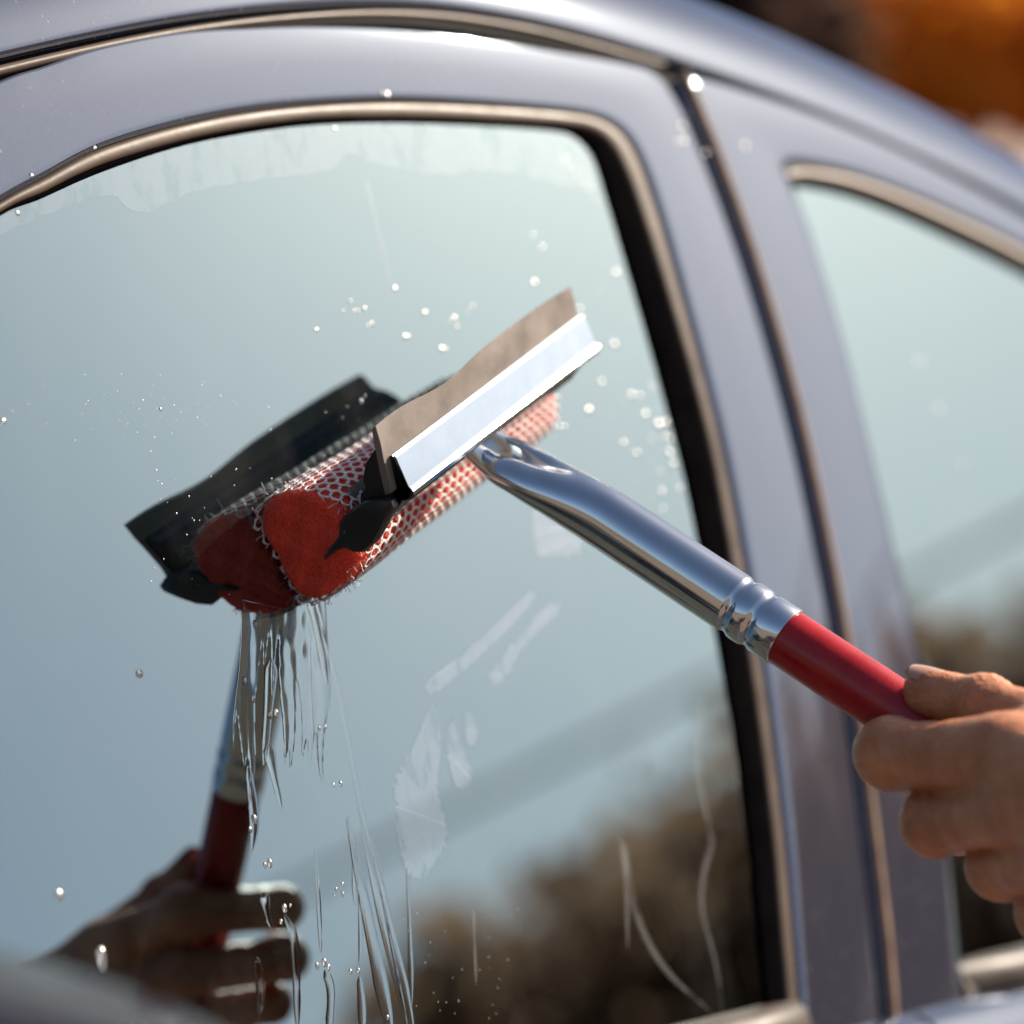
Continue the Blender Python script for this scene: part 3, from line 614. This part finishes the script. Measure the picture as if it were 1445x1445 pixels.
# one thin sheet of water spreading off the sponge, ridged lengthways and torn into tongues below
NX, NY = 110, 90; ph = rng.random(12)*6.28
def wsum(u, fs): return sum(math.sin(u*f+ph[k])/(k+1)**.4 for k, f in enumerate(fs))/len(fs)
VW, idx = [], {}
tl = [max(.14, min(1, .56+.9*wsum(i/NX, (8, 17, 33, 61))*(1.15-abs(i/NX-.35)))) for i in range(NX+1)]
for i in range(NX+1):
    u = i/NX
    for j in range(NY+1):
        v = j/NY
        if v > tl[i]+.012: continue
        x = 342+u*118+(v*300)*(-.06+.10*u)+5*math.sin(v*9+u*5)*v; y = 846+14*(1-abs(2*u-1))+v*300
        edge = max(0, 1-abs(2*u-1)**6)*max(0, 1-(v/max(tl[i], .01))**5)
        h = (.00020+.00013*wsum(u+.04*math.sin(v*7+1), (13, 23, 41))+.00010*wsum(u*.6+v*.35, (11, 19, 37))+.00003*math.sin(v*40+u*9))*edge**.5
        idx[i, j] = len(VW); VW.append(W(G(x, y, .00002+max(0, h))))
FW = [(idx[i, j], idx[i+1, j], idx[i+1, j+1], idx[i, j+1]) for i in range(NX) for j in range(NY) if all(q in idx for q in ((i, j), (i+1, j), (i+1, j+1), (i, j+1)))]
tag(mesh('water_sheet', VW, FW, 'stream'), 'wet ridged sheet of water running off the sponge over the reflected arm', 'water')
LN = 'long thin trickle of water running down the glass below the sponge'
for pts, w0, w1, LN in [([(442,852),(475,960),(508,1130),(532,1260),(575,1450)],.45,1.3,'longest thin trickle, from the sponge end down past the picture edge'),([(490,1155),(512,1260),(530,1350),(552,1460)],.5,2.6,'widest flat trickle, low down between two thin ones'),([(524,1180),(545,1280),(562,1360),(584,1460)],.6,1.5,'slanting trickle right of the widest one'),([(402,1290),(416,1330),(420,1450)],.8,1.1,'trickle hanging from the bead cluster beside the reflected index finger'),([(459,1368),(467,1400),(464,1460)],.9,1.1,'short trickle below the largest bead'),([(507,1378),(510,1410),(512,1460)],.8,1.0,'short trickle below the rightmost bead'),([(491,1152),(500,1210),(502,1280)],.7,.9,'short dark trickle starting halfway down right of the reflected arm'),([(575,1222),(578,1310),(581,1420)],.4,.7,'straight thin trickle under the tall soap film'),([(445,1195),(450,1280),(453,1345)],.3,.7,'thin upright trickle above the largest bead'),([(507,1260),(509,1330),(507,1362)],.3,.6,'thin upright trickle above the rightmost bead'),([(436,880),(440,1010),(452,1130)],.3,.3,'hair-thin trickle beside the longest one')]:
    runnel(pts, w0*.0018, w1*.0018, .00006*max(w0, w1), LN, 'thin trickles below the sponge')
# pale dried runs low on the right of the pane
runnel([(990,985),(984,1070),(992,1130),(1004,1185),(992,1240),(992,1290),(1010,1360),(1022,1445)], .0016, .0009, .0002, 'pale wavering soap run beside the rear edge of the window', None, 'smear', 60, 'soap_run')
runnel([(872,1178),(884,1215),(893,1270),(915,1330),(950,1380),(1008,1432)], .0022, .0009, .0002, 'pale curved soap run bending towards the rear edge of the window', None, 'smear', 60, 'soap_run')
runnel([(880,1190),(884,1260),(886,1340)], .0018, .0008, .0002, 'short straight soap run dropping from the curved one', None, 'smear', 30, 'soap_run')
runnel([(517,255),(533,325),(552,400)], .0007, .0005, .0002, 'thin pale streak high on the window left of the blade', None, 'smear', 30, 'soap_run')
runnel([(792,222),(822,252),(848,288)], .0028, .0016, .0001, 'broad pale smear in the upper rear corner of the window', None, 'smear', 30, 'soap_run')
runnel([(668,1285),(670,1340),(672,1390)], .0008, .0006, .0001, 'faint upright streak over the reflected trees', None, 'smear', 30, 'soap_run')
# thin soap films with ragged edges
def film(pts, label, jag=5, name='soap_film', material='film', h=.00022):
    c = res(np.vstack([spline(pts+[pts[0]], 0)]), 240)[:-1]; n = len(c); cc = c.mean(0)
    ph = rng.random(6)*6.28
    for k in range(n):
        d = c[k]-cc; d /= np.linalg.norm(d)+1e-9; c[k] += d*jag*(.5*math.sin(k*.9+ph[0])+.5*math.sin(k*2.1+ph[1])+.7*(rng.random()-.5)*2)
        c[k][1] += jag*.8*math.sin(k*1.4+ph[2])*(d[1] > 0)
    V = [W(G(x, y, h)) for x, y in c]+[W(G(x, y, .00001)) for x, y in c]
    return tag(mesh(name, V, [tuple(range(n))]+[(i, (i+1) % n, n+(i+1) % n, n+i) for i in range(n)], material, None, False), label, 'soap film', 'soap films left on the window')
film([(585,1050),(610,995),(622,1040),(618,1110),(630,1180),(605,1230),(578,1235),(562,1180),(560,1100)], 'tall ragged film of soap below the blade and right of the trickles', 4)
film([(640,1015),(655,1060),(665,1100),(645,1112),(636,1080),(630,1035)], 'small ragged soap film right of the tall one', 3)
film([(655,1005),(668,1010),(672,1045),(660,1050)], 'narrow sliver of soap film right of the small one', 2)
film([(600,965),(640,935),(690,890),(745,838),(750,850),(700,905),(650,950),(610,978)], 'long slanting soap film rising towards the steel arm', 3)
film([(690,955),(720,915),(770,855),(788,862),(745,905),(705,965)], 'slanting soap film nearest the steel arm', 4)
film([(752,705),(800,695),(822,770),(780,785),(755,775)], 'faint square soap film under the steel arm', 4)
film([(0,330),(70,300),(150,275),(200,300),(260,275),(330,258),(460,240),(490,215),(530,230),(620,246),(700,240),(800,262),(856,265),(845,222),(822,192),(780,180),(676,173),(560,169),(452,172),(355,184),(258,204),(150,240),(68,276),(0,306),(-60,345),(-60,365)], 'broad film of soap under the upper edge of the window', 2, 'soap_film', 'thin_film')

# ------------------------------------------------------------------ surroundings
def blobtree(name, x, y, h, cr, leafmat, label, nleaf=2600, ls=.16, cz=.62, group='trees around the car park'):
    root = empty(name, (x, y, 0)); tag(root, label, 'tree', group)
    tube('trunk', [(x, y, -.1), (x+.08*h*.1, y, h*.25), (x-.02*h, y+.01*h, h*.5), (x, y, h*.8)], [h*.028, h*.022, h*.016, h*.006], 'bark', root, 10)
    V, F = [], []; cl = []
    for k in range(16):
        d = rng.normal(size=3); d /= np.linalg.norm(d); cl.append((np.array([x, y, h*cz])+d*np.array([cr, cr, h*(1-cz)*.8])*rng.uniform(.35, .72), cr*rng.uniform(.28, .48)))
    for k, (c, r) in enumerate(cl[:7]): tube('limb', [(x, y, h*(.28+.03*k)), (np.array([x, y, h*.45])+c)/2, c], [h*.011, h*.007, h*.003], 'bark', root, 6)
    for k in range(nleaf):
        c, r = cl[rng.integers(len(cl))]; d = rng.normal(size=3); d /= np.linalg.norm(d); p = c+d*r*rng.random()**.35
        u = rng.normal(size=3); u /= np.linalg.norm(u); v = np.cross(u, rng.normal(size=3)); v /= np.linalg.norm(v); s = ls*rng.uniform(.6, 1.4); b0 = len(V)
        V += [p-u*s, p+v*s*.6, p+u*s, p-v*s*.6]; F.append((b0, b0+1, b0+2, b0+3))
    mesh('crown', V, F, leafmat, root, False)
def at_dir(az, dist): return dist*math.cos(R(az)), dist*math.sin(R(az))
# seen mirrored in the glass: a row behind the photographer, rearwards
for k, (az, ds, h, cr, lm, ad) in enumerate([(-27,27,10.2,3.6,'leaf_brown','tall brown tree reflected at the rear edge of the window'),(-33.5,28,10.6,3.5,'leaf_brown','brown round tree in the middle of the reflected row'),(-40.5,27,9.3,3.0,'leaf_brown','lower brown tree at the end of the reflected row'),(-37.5,30,10.2,3.0,'leaf_dark','dim tree between the two brown ones of the reflected row'),(-20,30,9.8,3.6,'leaf_dark','dark broad tree reflected in the pillar'),(-12,31,9.4,3.6,'leaf_dark','dark tree reflected in the rear door'),(-4,33,9.0,3.6,'leaf_brown','rusty tree reflected in the rear window'),(-30,21,3.6,2.6,'leaf_green','low olive bush before the reflected trees'),(-38,20,3.2,2.4,'leaf_green','small olive bush at the foot of the reflected row'),(-45,30,7.9,2.8,'leaf_brown','small brown tree beyond the end of the reflected row'),(-22,22,3.4,2.6,'leaf_green','low olive bush reflected beside the pillar')]):
    X, Y = at_dir(az, ds); blobtree('tree' if h > 4 else 'bush', X, Y, h, cr, lm, ad, 1500, .30, .60 if h > 4 else .5)
# seen directly past the roof
for k, (az, ds, h, cr, lm, ad) in enumerate([(29,24,7.4,2.5,'leaf_orange','glowing orange autumn tree past the car roof'),(25.5,27,8.6,2.4,'leaf_orange','orange tree at the right edge of the picture'),(36.5,30,9.6,2.9,'leaf_dark','dark purplish tree left of the orange one'),(43,30,9.5,3.4,'leaf_dark','tall dark brown tree above the roof'),(50,31,9.0,3.4,'leaf_brown','pale brown tree above the roof on the left'),(24,30,8.5,3.2,'leaf_brown','brown tree behind the tiled roof')]):
    X, Y = at_dir(az, ds); blobtree('tree', X, Y, h, cr, lm, ad, 3200, .26)
# low building with a pale tiled roof behind the orange tree's foot
hx, hy = at_dir(26, 17.5); hr = empty('low_building', (hx, hy, 0)); tag(hr, 'low building with pale tiled roof at the far right edge', 'building')
ca, sa = math.cos(R(26)), math.sin(R(26)); fx = np.array([ca, sa, 0]); fy = np.array([-sa, ca, 0]); hc = np.array([hx, hy, 0])
def bxw(name, x0, x1, y0, y1, z0, z1, m_, par):
    V = [hc+fx*x+fy*y+np.array([0, 0, z]) for x in (x0, x1) for y in (y0, y1) for z in (z0, z1)]
    return mesh(name, V, [(0, 1, 3, 2), (4, 6, 7, 5), (0, 4, 5, 1), (2, 3, 7, 6), (0, 2, 6, 4), (1, 5, 7, 3)], m_, par, False)
bxw('wall', 0, 5, -4, 3.4, 0, 2.3, 'wall', hr)
bxw('door', -.05, 0, -1, 0, 0, 2, 'bark', hr)
for yy_ in (-3, 1.2): wn = bxw('window', -.05, 0, yy_, yy_+1.2, .9, 1.8, 'pane', hr)
rf = mesh('roof', [hc+fx*x+fy*y+np.array([0, 0, z]) for x, z in ((-.35, 2.3), (2.6, 3.6), (5.3, 2.3)) for y in (-4.3, 3.7)], [(0, 1, 3, 2), (2, 3, 5, 4), (0, 2, 4), (1, 5, 3)], 'tile', hr, False)
for k in range(20):
    y = -4.25+k*.41; tube('roof_tile', [hc+fx*x+fy*y+np.array([0, 0, z]) for x, z in ((-.38, 2.33), (1.1, 2.99), (2.6, 3.65))], .11, 'tile', rf, 8)
# overhead cable crossing the mirrored sky, with its poles
c0 = np.array([*at_dir(-35, 21), 0]); cdv = np.array([math.sin(R(35)), math.cos(R(35)), 0])
cb_ = empty('overhead_cable', c0); tag(cb_, 'dark overhead cable crossing the reflected sky', 'cable')
pts = [c0+cdv*q+np.array([0, 0, 7.45+.0011*q*q]) for q in np.linspace(-24, 24, 25)]
tube('cable', pts, .045, 'cable', cb_, 8)
for q, lb in ((-24, 'wooden cable pole far behind the photographer'), (24, 'wooden cable pole behind the car')):
    b = c0+cdv*q; tag(tube('utility_pole', [b, b+np.array([0, 0, 4]), b+np.array([0, 0, 8.6])], [.15, .13, .1], 'wood', None, 14), lb, 'pole')
